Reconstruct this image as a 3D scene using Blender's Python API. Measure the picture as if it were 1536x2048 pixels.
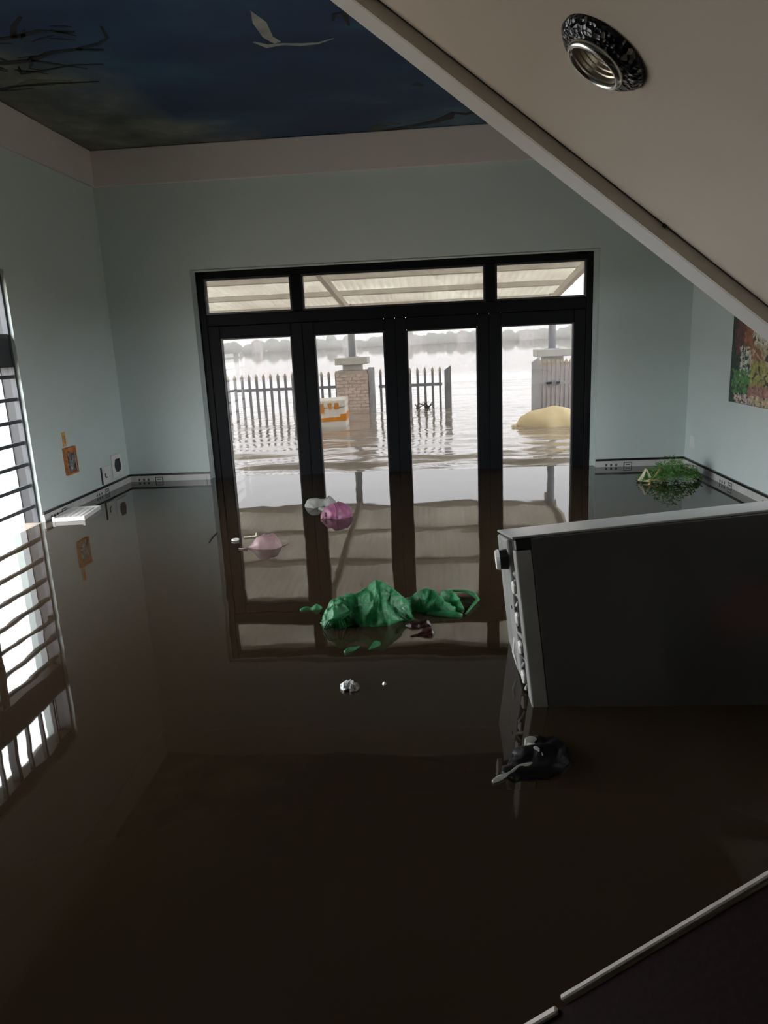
import bpy, bmesh, math, random
from mathutils import Vector, Matrix, noise, Euler
random.seed(7)
for o in list(bpy.data.objects):
    bpy.data.objects.remove(o)
scene = bpy.context.scene
COL = scene.collection
PI = math.pi

# ------------------------------------------------------------------ camera
cam_data = bpy.data.cameras.new('camera')
cam_data.sensor_fit = 'HORIZONTAL'
cam_data.sensor_width = 36.0
cam_data.lens = 36.0 * 1421.978 / 1536.0
cam_data.clip_start = 0.02
cam_data.clip_end = 2000
cam = bpy.data.objects.new('camera', cam_data)
COL.objects.link(cam)
yaw, pitch, roll = -0.0783, -0.2326, -0.0454
F = Vector((math.sin(yaw)*math.cos(pitch), math.cos(yaw)*math.cos(pitch), math.sin(pitch)))
R0 = Vector((math.cos(yaw), -math.sin(yaw), 0))
U0 = R0.cross(F)
R = math.cos(roll)*R0 + math.sin(roll)*U0
U = -math.sin(roll)*R0 + math.cos(roll)*U0
mw = Matrix((R, U, -F)).transposed().to_4x4()
mw.translation = (0, 0, 0.983)
cam.matrix_world = mw
scene.camera = cam

# ------------------------------------------------------------------ sky (even overcast)
world = bpy.data.worlds.new('overcast_sky')
scene.world = world
world.use_nodes = True
bg = world.node_tree.nodes['Background']
bg.inputs['Color'].default_value = (0.95, 0.975, 1.0, 1)
bg.inputs['Strength'].default_value = 14.4

# ------------------------------------------------------------------ exposure
vs = scene.view_settings
scene.display_settings.display_device = 'sRGB'
vs.view_transform = 'Standard'
vs.look = 'None'
vs.exposure = 0.0
vs.gamma = 1.0
vs.use_curve_mapping = False
cy = scene.cycles
cy.max_bounces = 14
cy.diffuse_bounces = 8
cy.glossy_bounces = 6
cy.transparent_max_bounces = 24
cy.transmission_bounces = 8
cy.volume_bounces = 4
cy.caustics_reflective = False
cy.caustics_refractive = False
cy.use_denoising = True
cy.sample_clamp_indirect = 6.0

# ------------------------------------------------------------------ materials
MATS = {}
def nmat(name):
    m = bpy.data.materials.new(name)
    m.use_nodes = True
    nt = m.node_tree
    p = nt.nodes['Principled BSDF']
    MATS[name] = m
    return m, nt, p
def setp(p, **k):
    for a, b in k.items():
        p.inputs[a.replace('_', ' ')].default_value = b
def rgba(c):
    return (c[0], c[1], c[2], 1)
def coords(nt, kind='Object', scale=(1, 1, 1), rot=(0, 0, 0), loc=(0, 0, 0)):
    tc = nt.nodes.new('ShaderNodeTexCoord')
    mp = nt.nodes.new('ShaderNodeMapping')
    mp.inputs['Scale'].default_value = scale
    mp.inputs['Rotation'].default_value = rot
    mp.inputs['Location'].default_value = loc
    nt.links.new(tc.outputs[kind], mp.inputs['Vector'])
    return mp.outputs['Vector']
def noise_tex(nt, vec, scale, detail=3, rough=0.5, dist=0.0):
    n = nt.nodes.new('ShaderNodeTexNoise')
    n.inputs['Scale'].default_value = scale
    n.inputs['Detail'].default_value = detail
    n.inputs['Roughness'].default_value = rough
    n.inputs['Distortion'].default_value = dist
    nt.links.new(vec, n.inputs['Vector'])
    return n.outputs['Fac']
def ramp(nt, fac, stops, interp='LINEAR'):
    r = nt.nodes.new('ShaderNodeValToRGB')
    r.color_ramp.interpolation = interp
    els = r.color_ramp.elements
    while len(els) < len(stops):
        els.new(0.5)
    for e, (pos, c) in zip(els, stops):
        e.position = pos
        e.color = rgba(c)
    nt.links.new(fac, r.inputs['Fac'])
    return r.outputs['Color']
def bump(nt, p, height, strength=0.3, dist=0.01):
    b = nt.nodes.new('ShaderNodeBump')
    b.inputs['Strength'].default_value = strength
    b.inputs['Distance'].default_value = dist
    nt.links.new(height, b.inputs['Height'])
    nt.links.new(b.outputs['Normal'], p.inputs['Normal'])
    return b
def simple(name, col, rough=0.6, metal=0.0, var=0.12, nscale=8.0, bmp=0.0, bscale=60.0, spec=0.5, **k):
    m, nt, p = nmat(name)
    p.inputs['Specular IOR Level'].default_value = spec
    v = coords(nt)
    f = noise_tex(nt, v, nscale, 4)
    a = tuple(c*(1-var) for c in col); b = tuple(min(1, c*(1+var)) for c in col)
    nt.links.new(ramp(nt, f, [(0.3, a), (0.7, b)]), p.inputs['Base Color'])
    setp(p, Roughness=rough, Metallic=metal, **k)
    if bmp:
        bump(nt, p, noise_tex(nt, v, bscale, 3), bmp, 0.004)
    return m

simple('wall_paint', (0.64, 0.735, 0.715), 0.7, var=0.03, nscale=1.3, bmp=0.05, bscale=120)
simple('cornice_paint', (0.76, 0.71, 0.67), 0.75, var=0.03, nscale=2)
simple('soffit_paint', (0.74, 0.69, 0.61), 0.75, var=0.04, nscale=2, bmp=0.04)
simple('stringer_paint', (0.80, 0.83, 0.83), 0.6, var=0.04, nscale=3)
simple('concrete_floor', (0.2, 0.19, 0.18), 0.8)
simple('black_aluminium', (0.0035, 0.004, 0.005), 0.5, var=0.1, spec=0.15)
simple('bead_rubber', (0.03, 0.03, 0.032), 0.35)
simple('tile_white', (0.62, 0.62, 0.60), 0.25, var=0.08, nscale=14)
simple('tile_black', (0.012, 0.012, 0.013), 0.25)
simple('steel_dark', (0.045, 0.05, 0.058), 0.45, var=0.1)
simple('steel_grey', (0.30, 0.32, 0.34), 0.45, var=0.1)
simple('steel_black', (0.012, 0.013, 0.015), 0.5)
simple('white_plastic', (0.80, 0.79, 0.76), 0.4, var=0.04)
simple('black_plastic', (0.010, 0.010, 0.011), 0.35)
simple('maroon_granite', (0.010, 0.003, 0.0035), 0.8, var=0.4, nscale=160, spec=0.1)
simple('white_trim', (0.50, 0.46, 0.42), 0.5, var=0.10, nscale=20)
simple('chrome', (0.75, 0.74, 0.70), 0.22, 1.0, var=0.05)
simple('lamp_cup', (0.62, 0.58, 0.48), 0.35, 0.9, var=0.05)
simple('sheet_grey', (0.30, 0.30, 0.285), 0.45, 0.2, var=0.15, nscale=9)
simple('cream_block', (0.62, 0.52, 0.36), 0.6)
simple('brick_red', (0.68, 0.56, 0.51), 0.85, var=0.2, nscale=12)
simple('mortar', (0.50, 0.45, 0.41), 0.9)
simple('concrete_pale', (0.60, 0.61, 0.58), 0.85, var=0.1)
simple('fence_paint', (0.24, 0.25, 0.28), 0.6, var=0.12)
simple('gate_paint', (0.46, 0.46, 0.48), 0.6, var=0.12)
simple('fence_tip', (0.50, 0.44, 0.34), 0.55, var=0.15)
simple('post_grey', (0.44, 0.47, 0.52), 0.5)
simple('purlin_paint', (0.72, 0.70, 0.66), 0.6)
simple('foam_white', (0.86, 0.85, 0.80), 0.8, var=0.04)
simple('tape_orange', (0.80, 0.30, 0.03), 0.5, var=0.15)
simple('sack_yellow', (0.84, 0.70, 0.42), 0.6, var=0.12, nscale=5, bmp=0.5, bscale=14)
simple('house_white', (0.75, 0.76, 0.76), 0.8)
simple('house_roof', (0.45, 0.30, 0.26), 0.8)
simple('tree_far', (0.16, 0.21, 0.15), 0.9, var=0.3, nscale=0.5)
simple('wood_dark', (0.05, 0.035, 0.025), 0.8)
simple('rust_orange', (0.55, 0.20, 0.05), 0.6, var=0.35, nscale=60)
simple('tag_orange', (0.72, 0.42, 0.12), 0.5, var=0.2, nscale=60)
simple('leaf_green', (0.11, 0.30, 0.05), 0.5, var=0.45, nscale=20)
simple('leaf_cream', (0.80, 0.76, 0.58), 0.5, var=0.15, nscale=20)
simple('stem_ochre', (0.60, 0.42, 0.16), 0.6, var=0.2)
simple('red_cowl', (0.55, 0.02, 0.02), 0.25)
simple('lens_grey', (0.4, 0.4, 0.42), 0.15)
simple('dark_tile', (0.10, 0.09, 0.085), 0.5)

# fridge side: dark glossy lacquer
m, nt, p = nmat('fridge_lacquer')
v = coords(nt)
nt.links.new(ramp(nt, noise_tex(nt, v, 3, 4), [(0.3, (0.064, 0.064, 0.063)), (0.75, (0.080, 0.080, 0.079))]), p.inputs['Base Color'])
setp(p, Roughness=0.10)
m, nt, p = nmat('fridge_top')
v = coords(nt)
nt.links.new(ramp(nt, noise_tex(nt, v, 5, 4), [(0.3, (0.30, 0.31, 0.30)), (0.75, (0.36, 0.36, 0.35))]), p.inputs['Base Color'])
setp(p, Roughness=0.32)

# glitter mosaic around the downlight
m, nt, p = nmat('mosaic_dark')
v = coords(nt)
vo = nt.nodes.new('ShaderNodeTexVoronoi'); vo.inputs['Scale'].default_value = 130
nt.links.new(v, vo.inputs['Vector'])
nt.links.new(ramp(nt, vo.outputs['Color'], [(0.5, (0.006, 0.007, 0.012)), (0.8, (0.02, 0.025, 0.04)), (0.93, (0.5, 0.5, 0.42))]), p.inputs['Base Color'])
setp(p, Roughness=0.15, Metallic=0.3)
bump(nt, p, vo.outputs['Distance'], 0.8, 0.003)

# glass: thin pane, mirror part by Fresnel, the rest passes
m, nt, p = nmat('glass')
nt.nodes.remove(p)
out = nt.nodes['Material Output']
tr = nt.nodes.new('ShaderNodeBsdfTransparent'); tr.inputs['Color'].default_value = (0.336, 0.331, 0.329, 1)
gl = nt.nodes.new('ShaderNodeBsdfGlossy'); gl.inputs['Roughness'].default_value = 0.02
fr = nt.nodes.new('ShaderNodeFresnel'); fr.inputs['IOR'].default_value = 1.35
mx = nt.nodes.new('ShaderNodeMixShader')
nt.links.new(fr.outputs[0], mx.inputs[0]); nt.links.new(tr.outputs[0], mx.inputs[1]); nt.links.new(gl.outputs[0], mx.inputs[2])
nt.links.new(mx.outputs[0], out.inputs['Surface'])

# translucent things: bags, canopy sheet
def film(name, col, rough, trans, bscale=40, bstr=0.5, bdist=0.004, var=0.15, alpha=0.0, aniso=(1, 1, 1)):
    m, nt, p = nmat(name)
    v = coords(nt, scale=aniso)
    n = noise_tex(nt, v, bscale, 4, 0.6, 1.2)
    a = tuple(c*(1-var) for c in col); b = tuple(min(1, c*(1+var)) for c in col)
    cl = ramp(nt, noise_tex(nt, v, bscale*0.4, 3), [(0.3, a), (0.7, b)])
    nt.links.new(cl, p.inputs['Base Color'])
    setp(p, Roughness=rough)
    b = bump(nt, p, n, bstr, bdist)
    out = nt.nodes['Material Output']
    tl = nt.nodes.new('ShaderNodeBsdfTranslucent')
    nt.links.new(cl, tl.inputs['Color'])
    mx = nt.nodes.new('ShaderNodeMixShader'); mx.inputs[0].default_value = trans
    nt.links.new(p.outputs[0], mx.inputs[1]); nt.links.new(tl.outputs[0], mx.inputs[2])
    last = mx.outputs[0]
    if alpha:
        tr = nt.nodes.new('ShaderNodeBsdfTransparent')
        m2 = nt.nodes.new('ShaderNodeMixShader'); m2.inputs[0].default_value = alpha
        nt.links.new(last, m2.inputs[1]); nt.links.new(tr.outputs[0], m2.inputs[2])
        last = m2.outputs[0]
    nt.links.new(last, out.inputs['Surface'])
    return m
film('bag_green', (0.035, 0.30, 0.10), 0.16, 0.38, 75, 1.0, 0.005, var=0.35)
film('bag_pink', (0.42, 0.15, 0.27), 0.3, 0.4, 40, 0.8)
film('bag_pale_pink', (0.60, 0.42, 0.43), 0.3, 0.5, 50, 0.5, alpha=0.15)
film('bag_grey', (0.55, 0.56, 0.52), 0.3, 0.5, 50, 0.6, alpha=0.15)
film('bag_black', (0.003, 0.003, 0.0035), 0.5, 0.0, 30, 0.6)
film('wrapper_brown', (0.03, 0.008, 0.007), 0.16, 0.0, 60, 0.8)
film('canopy_sheet', (0.92, 0.87, 0.80), 0.6, 0.66, 3, 0.05)
MATS['bag_black'].node_tree.nodes['Principled BSDF'].inputs['Specular IOR Level'].default_value = 0.15
m, nt, p = nmat('foil')
v = coords(nt)
setp(p, Metallic=0.35, Roughness=0.42); p.inputs['Base Color'].default_value = (0.8, 0.8, 0.82, 1)
bump(nt, p, noise_tex(nt, v, 90, 3), 0.8, 0.004)

# printed stretch ceiling: night-blue sky with clouds
m, nt, p = nmat('ceiling_print')
v = coords(nt)
vw = coords(nt, scale=(0.8, 1.6, 1), rot=(0, 0, 0.5))
n1 = noise_tex(nt, vw, 1.4, 6, 0.55, 0.4)
n2 = noise_tex(nt, v, 1.1, 5, 0.6, 0.2)
sky_c = ramp(nt, n1, [(0.30, (0.005, 0.026, 0.085)), (0.50, (0.009, 0.044, 0.12)), (0.62, (0.022, 0.085, 0.16)), (0.74, (0.13, 0.20, 0.25))])
# big grey-green cloud bank: lies along the left edge of the print
sp = nt.nodes.new('ShaderNodeSeparateXYZ'); nt.links.new(v, sp.inputs[0])
def vmath(op, a, b):
    q = nt.nodes.new('ShaderNodeMath'); q.operation = op
    for i, s in enumerate((a, b)):
        if isinstance(s, (int, float)): q.inputs[i].default_value = s
        else: nt.links.new(s, q.inputs[i])
    return q.outputs[0]
edge = vmath('ADD', vmath('MULTIPLY', sp.outputs['X'], -1.0), vmath('MULTIPLY', sp.outputs['Y'], 0.42))   # grows towards the far left corner
msk = vmath('ADD', edge, vmath('MULTIPLY', n2, 1.5))
mk = nt.nodes.new('ShaderNodeMapRange'); mk.inputs['From Min'].default_value = 4.05; mk.inputs['From Max'].default_value = 4.50
nt.links.new(msk, mk.inputs['Value'])
cloud_c = ramp(nt, noise_tex(nt, v, 3.0, 5, 0.6), [(0.3, (0.06, 0.08, 0.075)), (0.5, (0.16, 0.18, 0.155)), (0.68, (0.30, 0.32, 0.28))])
mixc = nt.nodes.new('ShaderNodeMix'); mixc.data_type = 'RGBA'
nt.links.new(mk.outputs[0], mixc.inputs[0]); nt.links.new(sky_c, mixc.inputs[6]); nt.links.new(cloud_c, mixc.inputs[7])
nt.links.new(mixc.outputs[2], p.inputs['Base Color'])
setp(p, Roughness=0.5)
simple('print_black', (0.002, 0.005, 0.006), 0.5, var=0.3)
simple('print_cloud', (0.32, 0.35, 0.33), 0.5, var=0.25, nscale=12)
simple('print_leafglow', (0.14, 0.16, 0.07), 0.5, var=0.4, nscale=25)
simple('print_rock', (0.05, 0.06, 0.05), 0.5, var=0.5, nscale=12)
for nm, c in (('poster_dark', (0.03, 0.06, 0.04)), ('poster_maroon', (0.16, 0.05, 0.045)), ('poster_rust', (0.34, 0.13, 0.05)), ('poster_cream', (0.72, 0.66, 0.52)),
              ('poster_white', (0.62, 0.66, 0.56)), ('poster_green', (0.10, 0.26, 0.08)), ('poster_lime', (0.36, 0.34, 0.10)), ('poster_rose', (0.38, 0.18, 0.16)), ('poster_sand', (0.52, 0.42, 0.28)), ('poster_blossom', (0.62, 0.48, 0.44))):
    simple(nm, c, 0.4, var=0.55, nscale=38)

# muddy water: near-still indoors, rippled outdoors
def water(name, c0, c1, scale1, str1, scale2, str2, stretch):
    m, nt, p = nmat(name)
    v = coords(nt, scale=stretch)
    v0 = coords(nt)
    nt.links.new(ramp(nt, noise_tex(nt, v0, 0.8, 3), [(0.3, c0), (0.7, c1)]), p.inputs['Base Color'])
    setp(p, Roughness=0.02, IOR=1.41)
    a = noise_tex(nt, v, scale1, 2, 0.45, 0.3)
    b1 = nt.nodes.new('ShaderNodeBump'); b1.inputs['Strength'].default_value = str1; b1.inputs['Distance'].default_value = 0.02
    nt.links.new(a, b1.inputs['Height'])
    c = noise_tex(nt, v, scale2, 2, 0.5, 0.2)
    b2 = nt.nodes.new('ShaderNodeBump'); b2.inputs['Strength'].default_value = str2; b2.inputs['Distance'].default_value = 0.005
    nt.links.new(c, b2.inputs['Height']); nt.links.new(b1.outputs[0], b2.inputs['Normal'])
    nt.links.new(b2.outputs[0], p.inputs['Normal'])
    return m
water('water_still_dim', (0.027, 0.017, 0.0095), (0.034, 0.022, 0.012), 2.2, 0.10, 9.0, 0.02, (1.0, 0.8, 1))  # same water as outdoors; dim indoor light is put into its darker colour
water('water_lake', (0.27, 0.225, 0.185), (0.30, 0.25, 0.205), 0.6, 0.12, 3.0, 0.05, (0.5, 1.5, 1))
MATS['water_lake'].node_tree.nodes['Principled BSDF'].inputs['IOR'].default_value = 1.22   # silt-laden open water
water('water_ripple', (0.29, 0.25, 0.21), (0.34, 0.295, 0.25), 3.0, 0.5, 14.0, 0.5, (0.7, 1.5, 1))

# ------------------------------------------------------------------ mesh helpers
class MB:
    def __init__(self):
        self.v = []; self.f = []
    def add(self, vs, fs):
        n = len(self.v)
        self.v += [tuple(q) for q in vs]
        self.f += [tuple(i+n for i in f) for f in fs]
        return self
    def box(self, x0, x1, y0, y1, z0, z1):
        vs = [(x, y, z) for z in (z0, z1) for y in (y0, y1) for x in (x0, x1)]
        return self.add(vs, [(0, 2, 3, 1), (4, 5, 7, 6), (0, 1, 5, 4), (2, 6, 7, 3), (0, 4, 6, 2), (1, 3, 7, 5)])
    def cbox(self, c, s, rot=None):
        vs = []
        for z in (-.5, .5):
            for y in (-.5, .5):
                for x in (-.5, .5):
                    q = Vector((x*s[0], y*s[1], z*s[2]))
                    if rot: q = rot @ q
                    vs.append(q + Vector(c))
        return self.add(vs, [(0, 2, 3, 1), (4, 5, 7, 6), (0, 1, 5, 4), (2, 6, 7, 3), (0, 4, 6, 2), (1, 3, 7, 5)])
    def bar(self, a, b, w, h, up=(0, 0, 1)):
        a = Vector(a); b = Vector(b); d = (b-a)
        L = d.length; d.normalize(); s = d.cross(Vector(up)).normalized(); u = s.cross(d)
        vs = []
        for t in (0, L):
            for (i, j) in ((-.5, -.5), (.5, -.5), (.5, .5), (-.5, .5)):
                vs.append(a + d*t + s*(i*w) + u*(j*h))
        return self.add(vs, [(0, 3, 2, 1), (4, 5, 6, 7), (0, 1, 5, 4), (1, 2, 6, 5), (2, 3, 7, 6), (3, 0, 4, 7)])
    def tube(self, pts, r, n=8, flat=1.0):
        pts = [Vector(q) for q in pts]
        rr = r if isinstance(r, (list, tuple)) else [r]*len(pts)
        rings = []
        for i, q in enumerate(pts):
            d = (pts[min(i+1, len(pts)-1)] - pts[max(i-1, 0)]).normalized()
            up = Vector((0, 0, 1)) if abs(d.z) < 0.9 else Vector((1, 0, 0))
            s = d.cross(up).normalized(); u = s.cross(d)
            rings.append([q + s*(math.cos(2*PI*k/n)*rr[i]) + u*(math.sin(2*PI*k/n)*rr[i]*flat) for k in range(n)])
        vs = [w for g in rings for w in g]; fs = []
        for i in range(len(pts)-1):
            for k in range(n):
                fs.append((i*n+k, i*n+(k+1) % n, (i+1)*n+(k+1) % n, (i+1)*n+k))
        fs.append(tuple(reversed(range(n)))); fs.append(tuple(range((len(pts)-1)*n, len(pts)*n)))
        return self.add(vs, fs)
    def lathe(self, prof, n=24, closed=False):
        vs = []; fs = []
        for (r, z) in prof:
            vs += [(r*math.cos(2*PI*k/n), r*math.sin(2*PI*k/n), z) for k in range(n)]
        m_ = len(prof)
        for i in range(m_ if closed else m_-1):
            j = (i+1) % m_
            for k in range(n):
                fs.append((i*n+k, i*n+(k+1) % n, j*n+(k+1) % n, j*n+k))
        return self.add(vs, fs)
    def prism(self, poly, axis, a, b):
        # poly: 2-D outline; axis: 'x','y','z' extruded from a to b
        def P(q, t):
            return {'x': (t, q[0], q[1]), 'y': (q[0], t, q[1]), 'z': (q[0], q[1], t)}[axis]
        n = len(poly)
        vs = [P(q, a) for q in poly] + [P(q, b) for q in poly]
        fs = [tuple(range(n)), tuple(reversed(range(n, 2*n)))]
        for k in range(n):
            fs.append((k, n+k, n+(k+1) % n, (k+1) % n))
        return self.add(vs, fs)
    def obj(self, name, mat, parent=None, smooth=False, bevel=0.0, seg=1):
        me = bpy.data.meshes.new(name)
        bm = bmesh.new()
        bv = [bm.verts.new(q) for q in self.v]
        for f in self.f:
            try: bm.faces.new([bv[i] for i in f])
            except ValueError: pass
        bmesh.ops.recalc_face_normals(bm, faces=bm.faces)
        if bevel:
            bmesh.ops.bevel(bm, geom=bm.edges[:], offset=bevel, segments=seg, affect='EDGES', profile=0.5, clamp_overlap=True)
        bm.to_mesh(me); bm.free()
        if smooth:
            for q in me.polygons: q.use_smooth = True
        me.materials.append(MATS[mat])
        o = bpy.data.objects.new(name, me)
        COL.objects.link(o)
        if parent: o.parent = parent
        return o
def tag(o, label=None, cat=None, group=None, kind=None):
    for k, val in (('label', label), ('category', cat), ('group', group), ('kind', kind)):
        if val: o[k] = val
    return o
def thing(name, label, cat, loc=(0, 0, 0), rot=(0, 0, 0), group=None, kind=None):
    o = bpy.data.objects.new(name, None)
    COL.objects.link(o)
    o.location = loc; o.rotation_euler = rot
    o.empty_display_size = 0.1
    return tag(o, label, cat, group, kind)
def inst(src, parent, loc=(0, 0, 0), rot=(0, 0, 0), scale=(1, 1, 1)):
    c = src.copy()                      # shares the mesh
    COL.objects.link(c)
    c.parent = parent; c.location = loc; c.rotation_euler = rot; c.scale = scale
    return c

# ------------------------------------------------------------------ room dimensions
WZ = 0.04                                # flood level
XL, XR, YW, YD, YB = -2.34, 1.775, 5.20, 5.30, -3.4
ZF, ZC, ZH = -1.25, 2.36, 4.6
OL, OR, OT = -1.712, 1.146, 1.550        # door opening
WY0, WY1, WT = 1.20, 3.95, 1.47          # left window-door opening
YST = 1.78                               # rim of the stairwell

# ---- floor, walls, ceilings
tag(MB().box(XL-.2, XR+.2, YB-.2, 5.45, ZF-.15, ZF).obj('floor', 'concrete_floor'), 'submerged room floor under the brown flood water', 'floor', kind='structure')
w = MB()
w.box(XL-.2, OL, YW, YW+.22, ZF, ZC).box(OR, XR+.2, YW, YW+.22, ZF, ZC).box(OL, OR, YW, YW+.22, OT, ZC)
w.box(OL, -1.700, YD-.035, YW+.22, ZF, OT).box(1.119, OR, YD-.035, YW+.22, ZF, OT).box(-1.700, 1.119, YD-.035, YW+.22, 1.540, OT)   # rebate the frame sits in
tag(w.obj('wall_front', 'wall_paint'), 'pale mint wall around the black glazed folding doors', 'wall', kind='structure')
w = MB()
w.box(XL-.2, XL, WY1, YW, ZF, ZC).box(XL-.2, XL, WY0, WY1, WT, ZC).box(XL-.2, XL, YB, WY0, ZF, ZC).box(XL-.2, XL, YB, YST, ZC, ZH)
tag(w.obj('wall_left', 'wall_paint'), 'pale mint wall with the barred window doors', 'wall', kind='structure')
RY0, RY1, RT = 1.90, 3.47, 1.40           # unseen opening added in the right wall to brighten the room
w = MB().box(XR, XR+.2, YB, RY0, ZF, ZC).box(XR, XR+.2, RY1, YW, ZF, ZC).box(XR, XR+.2, RY0, RY1, RT, ZC).box(XR, XR+.2, RY0, RY1, ZF, 0.34).box(XR, XR+.2, YB, YST, ZC, ZH)
tag(w.obj('wall_right', 'wall_paint'), 'pale grey-mint wall carrying the garden poster', 'wall', kind='structure')
w = MB().box(XL-.2, XR+.2, YB-.2, YB, ZF, ZH)
tag(w.obj('wall_back', 'wall_paint'), 'plain pale mint wall behind the stairs', 'wall', kind='structure')
ceil = tag(MB().box(XL, XR, YST, YW, ZC, ZC+.14).obj('ceiling', 'ceiling_print'), 'dark blue stretch ceiling printed with a cloudy night sky', 'ceiling', kind='structure')
w = MB().box(XL-.2, XR+.2, YB-.2, YST, ZH, ZH+.12).box(XL-.2, XR+.2, YST, YST+.15, ZC+.14, ZH)
tag(w.obj('ceiling_stairwell', 'soffit_paint'), 'plain ceiling high above the stairwell', 'ceiling', kind='structure')
# cornice band between wall and print
tag(MB().box(XL, XR, YW-.025, YW, 2.125, ZC-.002).obj('trim_1', 'cornice_paint', bevel=0.004), 'beige cornice band above the glazed doors', 'trim', kind='structure')
tag(MB().box(XL, XL+.025, YST+.02, YW-.026, 2.125, ZC-.002).obj('trim_2', 'cornice_paint', bevel=0.004), 'beige cornice band along the barred window wall', 'trim', kind='structure')
tag(MB().box(XR-.025, XR, YST+.02, YW-.026, 2.125, ZC-.002).obj('trim_3', 'cornice_paint', bevel=0.004), 'beige cornice band over the poster wall', 'trim', kind='structure')

# ---- flood water
tag(MB().add([(XL, YB, WZ), (XR, YB, WZ), (XR, YD, WZ), (XL, YD, WZ)], [(0, 1, 2, 3)]).obj('water_indoors', 'water_still_dim'), 'still brown flood water filling the room', 'water', kind='structure')
# outdoor water: near field carries real swell, far field is flat
nx, ny = 260, 190
gx0, gx1, gy0, gy1 = -9.0, 7.0, YD, 17.0
vs_, fs_ = [], []
for j in range(ny+1):
    ty = (j/ny)**1.5
    y = gy0 + (gy1-gy0)*ty
    for i in range(nx+1):
        x = gx0 + (gx1-gx0)*i/nx
        fade = min(1, (x-gx0)/1.5, (gx1-x)/1.5, (gy1-y)/4, (y-gy0)/0.25)
        fade = max(0, fade)
        z = 0.016*noise.noise(Vector((x*0.55, y*1.7, 0.3))) + 0.008*noise.noise(Vector((x*1.6+5, y*4.2, 1.7))) + 0.0035*noise.noise(Vector((x*4+2, y*9, 4.1)))
        k = 1.0 + 3.2*max(0, 1-(y-gy0)/1.6)
        vs_.append((x, y, WZ+z*fade*k*0.9))
for j in range(ny):
    for i in range(nx):
        a = j*(nx+1)+i
        fs_.append((a, a+1, a+nx+2, a+nx+1))
wn = MB(); wn.v = vs_; wn.f = fs_
wo = tag(wn.obj('water_outdoors', 'water_ripple', smooth=True), 'rippled muddy flood water in the yard and the lake beyond', 'water', kind='structure')
B = 900
wf = MB()
def quad(x0, x1, y0, y1):
    wf.add([(x0, y0, WZ), (x1, y0, WZ), (x1, y1, WZ), (x0, y1, WZ)], [(0, 1, 2, 3)])
quad(-B, B, gy1, B); quad(-B, gx0, gy0, gy1); quad(gx1, B, gy0, gy1)
quad(-B, XL-.001, -B, gy0); quad(XR+.001, B, -B, gy0); quad(XL-.001, XR+.001, -B, YB)
wfo = wf.obj('lake_surface', 'water_lake', wo)

# ------------------------------------------------------------------ black glazed doors
jd = 0.055   # frame depth
fr_ = thing('trim_4', 'black aluminium frame holding the folding doors and top lights', 'door frame', kind='structure')
FL, FR, FT = -1.700, 1.119, 1.540
def fbox(name, x0, x1, z0, z1, parent, y0=YD-.03, y1=YD+.04, mat='black_aluminium', bev=0.004):
    return MB().box(x0, x1, y0, y1, z0, z1).obj(name, mat, parent, bevel=bev)
fbox('jamb', FL, -1.648, ZF, FT, fr_); fbox('jamb', 1.076, FR, ZF, FT, fr_)
fbox('head', -1.648, 1.076, 1.491, FT, fr_)
fbox('transom_bar', -1.648, 1.076, 1.158, 1.239, fr_)
fbox('mullion', -1.009, -0.936, 1.239, 1.491, fr_); fbox('mullion', 0.374, 0.442, 1.239, 1.491, fr_)
# top lights
for k, (x0, x1, lab) in enumerate(((-1.648, -1.009, 'narrow glass top light above the door nearest the barred window'), (-0.936, 0.374, 'wide middle glass top light under the canopy view'), (0.442, 1.076, 'narrow glass top light above the door nearest the poster wall'))):
    t = thing('window_%d' % (k+1), lab, 'window', kind='structure')
    z0, z1 = 1.239, 1.491
    b = 0.014
    m_ = MB().box(x0, x0+b, YD-.02, YD+.02, z0, z1).box(x1-b, x1, YD-.02, YD+.02, z0, z1).box(x0+b, x1-b, YD-.02, YD+.02, z0, z0+b).box(x0+b, x1-b, YD-.02, YD+.02, z1-b, z1)
    m_.obj('glazing_bead', 'bead_rubber', t)
    MB().box(x0+b, x1-b, YD-.003, YD+.003, z0+b, z1-b).obj('pane', 'glass', t)
# four leaves
leaves = ((-1.648, -0.951, -1.561, -1.034, 'first glazed door leaf, showing only spear fence outside'),
          (-0.951, -0.275, -0.868, -0.355, 'second glazed door leaf, showing brick pillar and foam box'),
          (-0.275, 0.397, -0.196, 0.315, 'third glazed door leaf, showing the end of the fence'),
          (0.397, 1.076, 0.479, 0.995, 'fourth glazed door leaf, showing yellow sack and gate'))
for k, (x0, x1, p0, p1, lab) in enumerate(leaves):
    t = thing('door_%d' % (k+1), lab, 'door', kind='structure')
    g = 0.0
    fbox('stile', x0+g, p0, ZF+.01, 1.158, t, YD-.022, YD+.030)
    fbox('stile', p1, x1-g, ZF+.01, 1.158, t, YD-.022, YD+.030)
    fbox('top_rail', p0, p1, 1.069, 1.158, t, YD-.022, YD+.030)
    fbox('bottom_rail', p0, p1, ZF+.01, ZF+.13, t, YD-.022, YD+.030)
    b = 0.010
    MB().box(p0, p0+b, YD-.015, YD+.02, ZF+.13, 1.069).box(p1-b, p1, YD-.015, YD+.02, ZF+.13, 1.069).box(p0+b, p1-b, YD-.015, YD+.02, 1.069-b, 1.069).obj('glazing_bead', 'bead_rubber', t)
    MB().box(p0+b, p1-b, YD-.003, YD+.003, ZF+.13, 1.059).obj('pane', 'glass', t)

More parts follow.
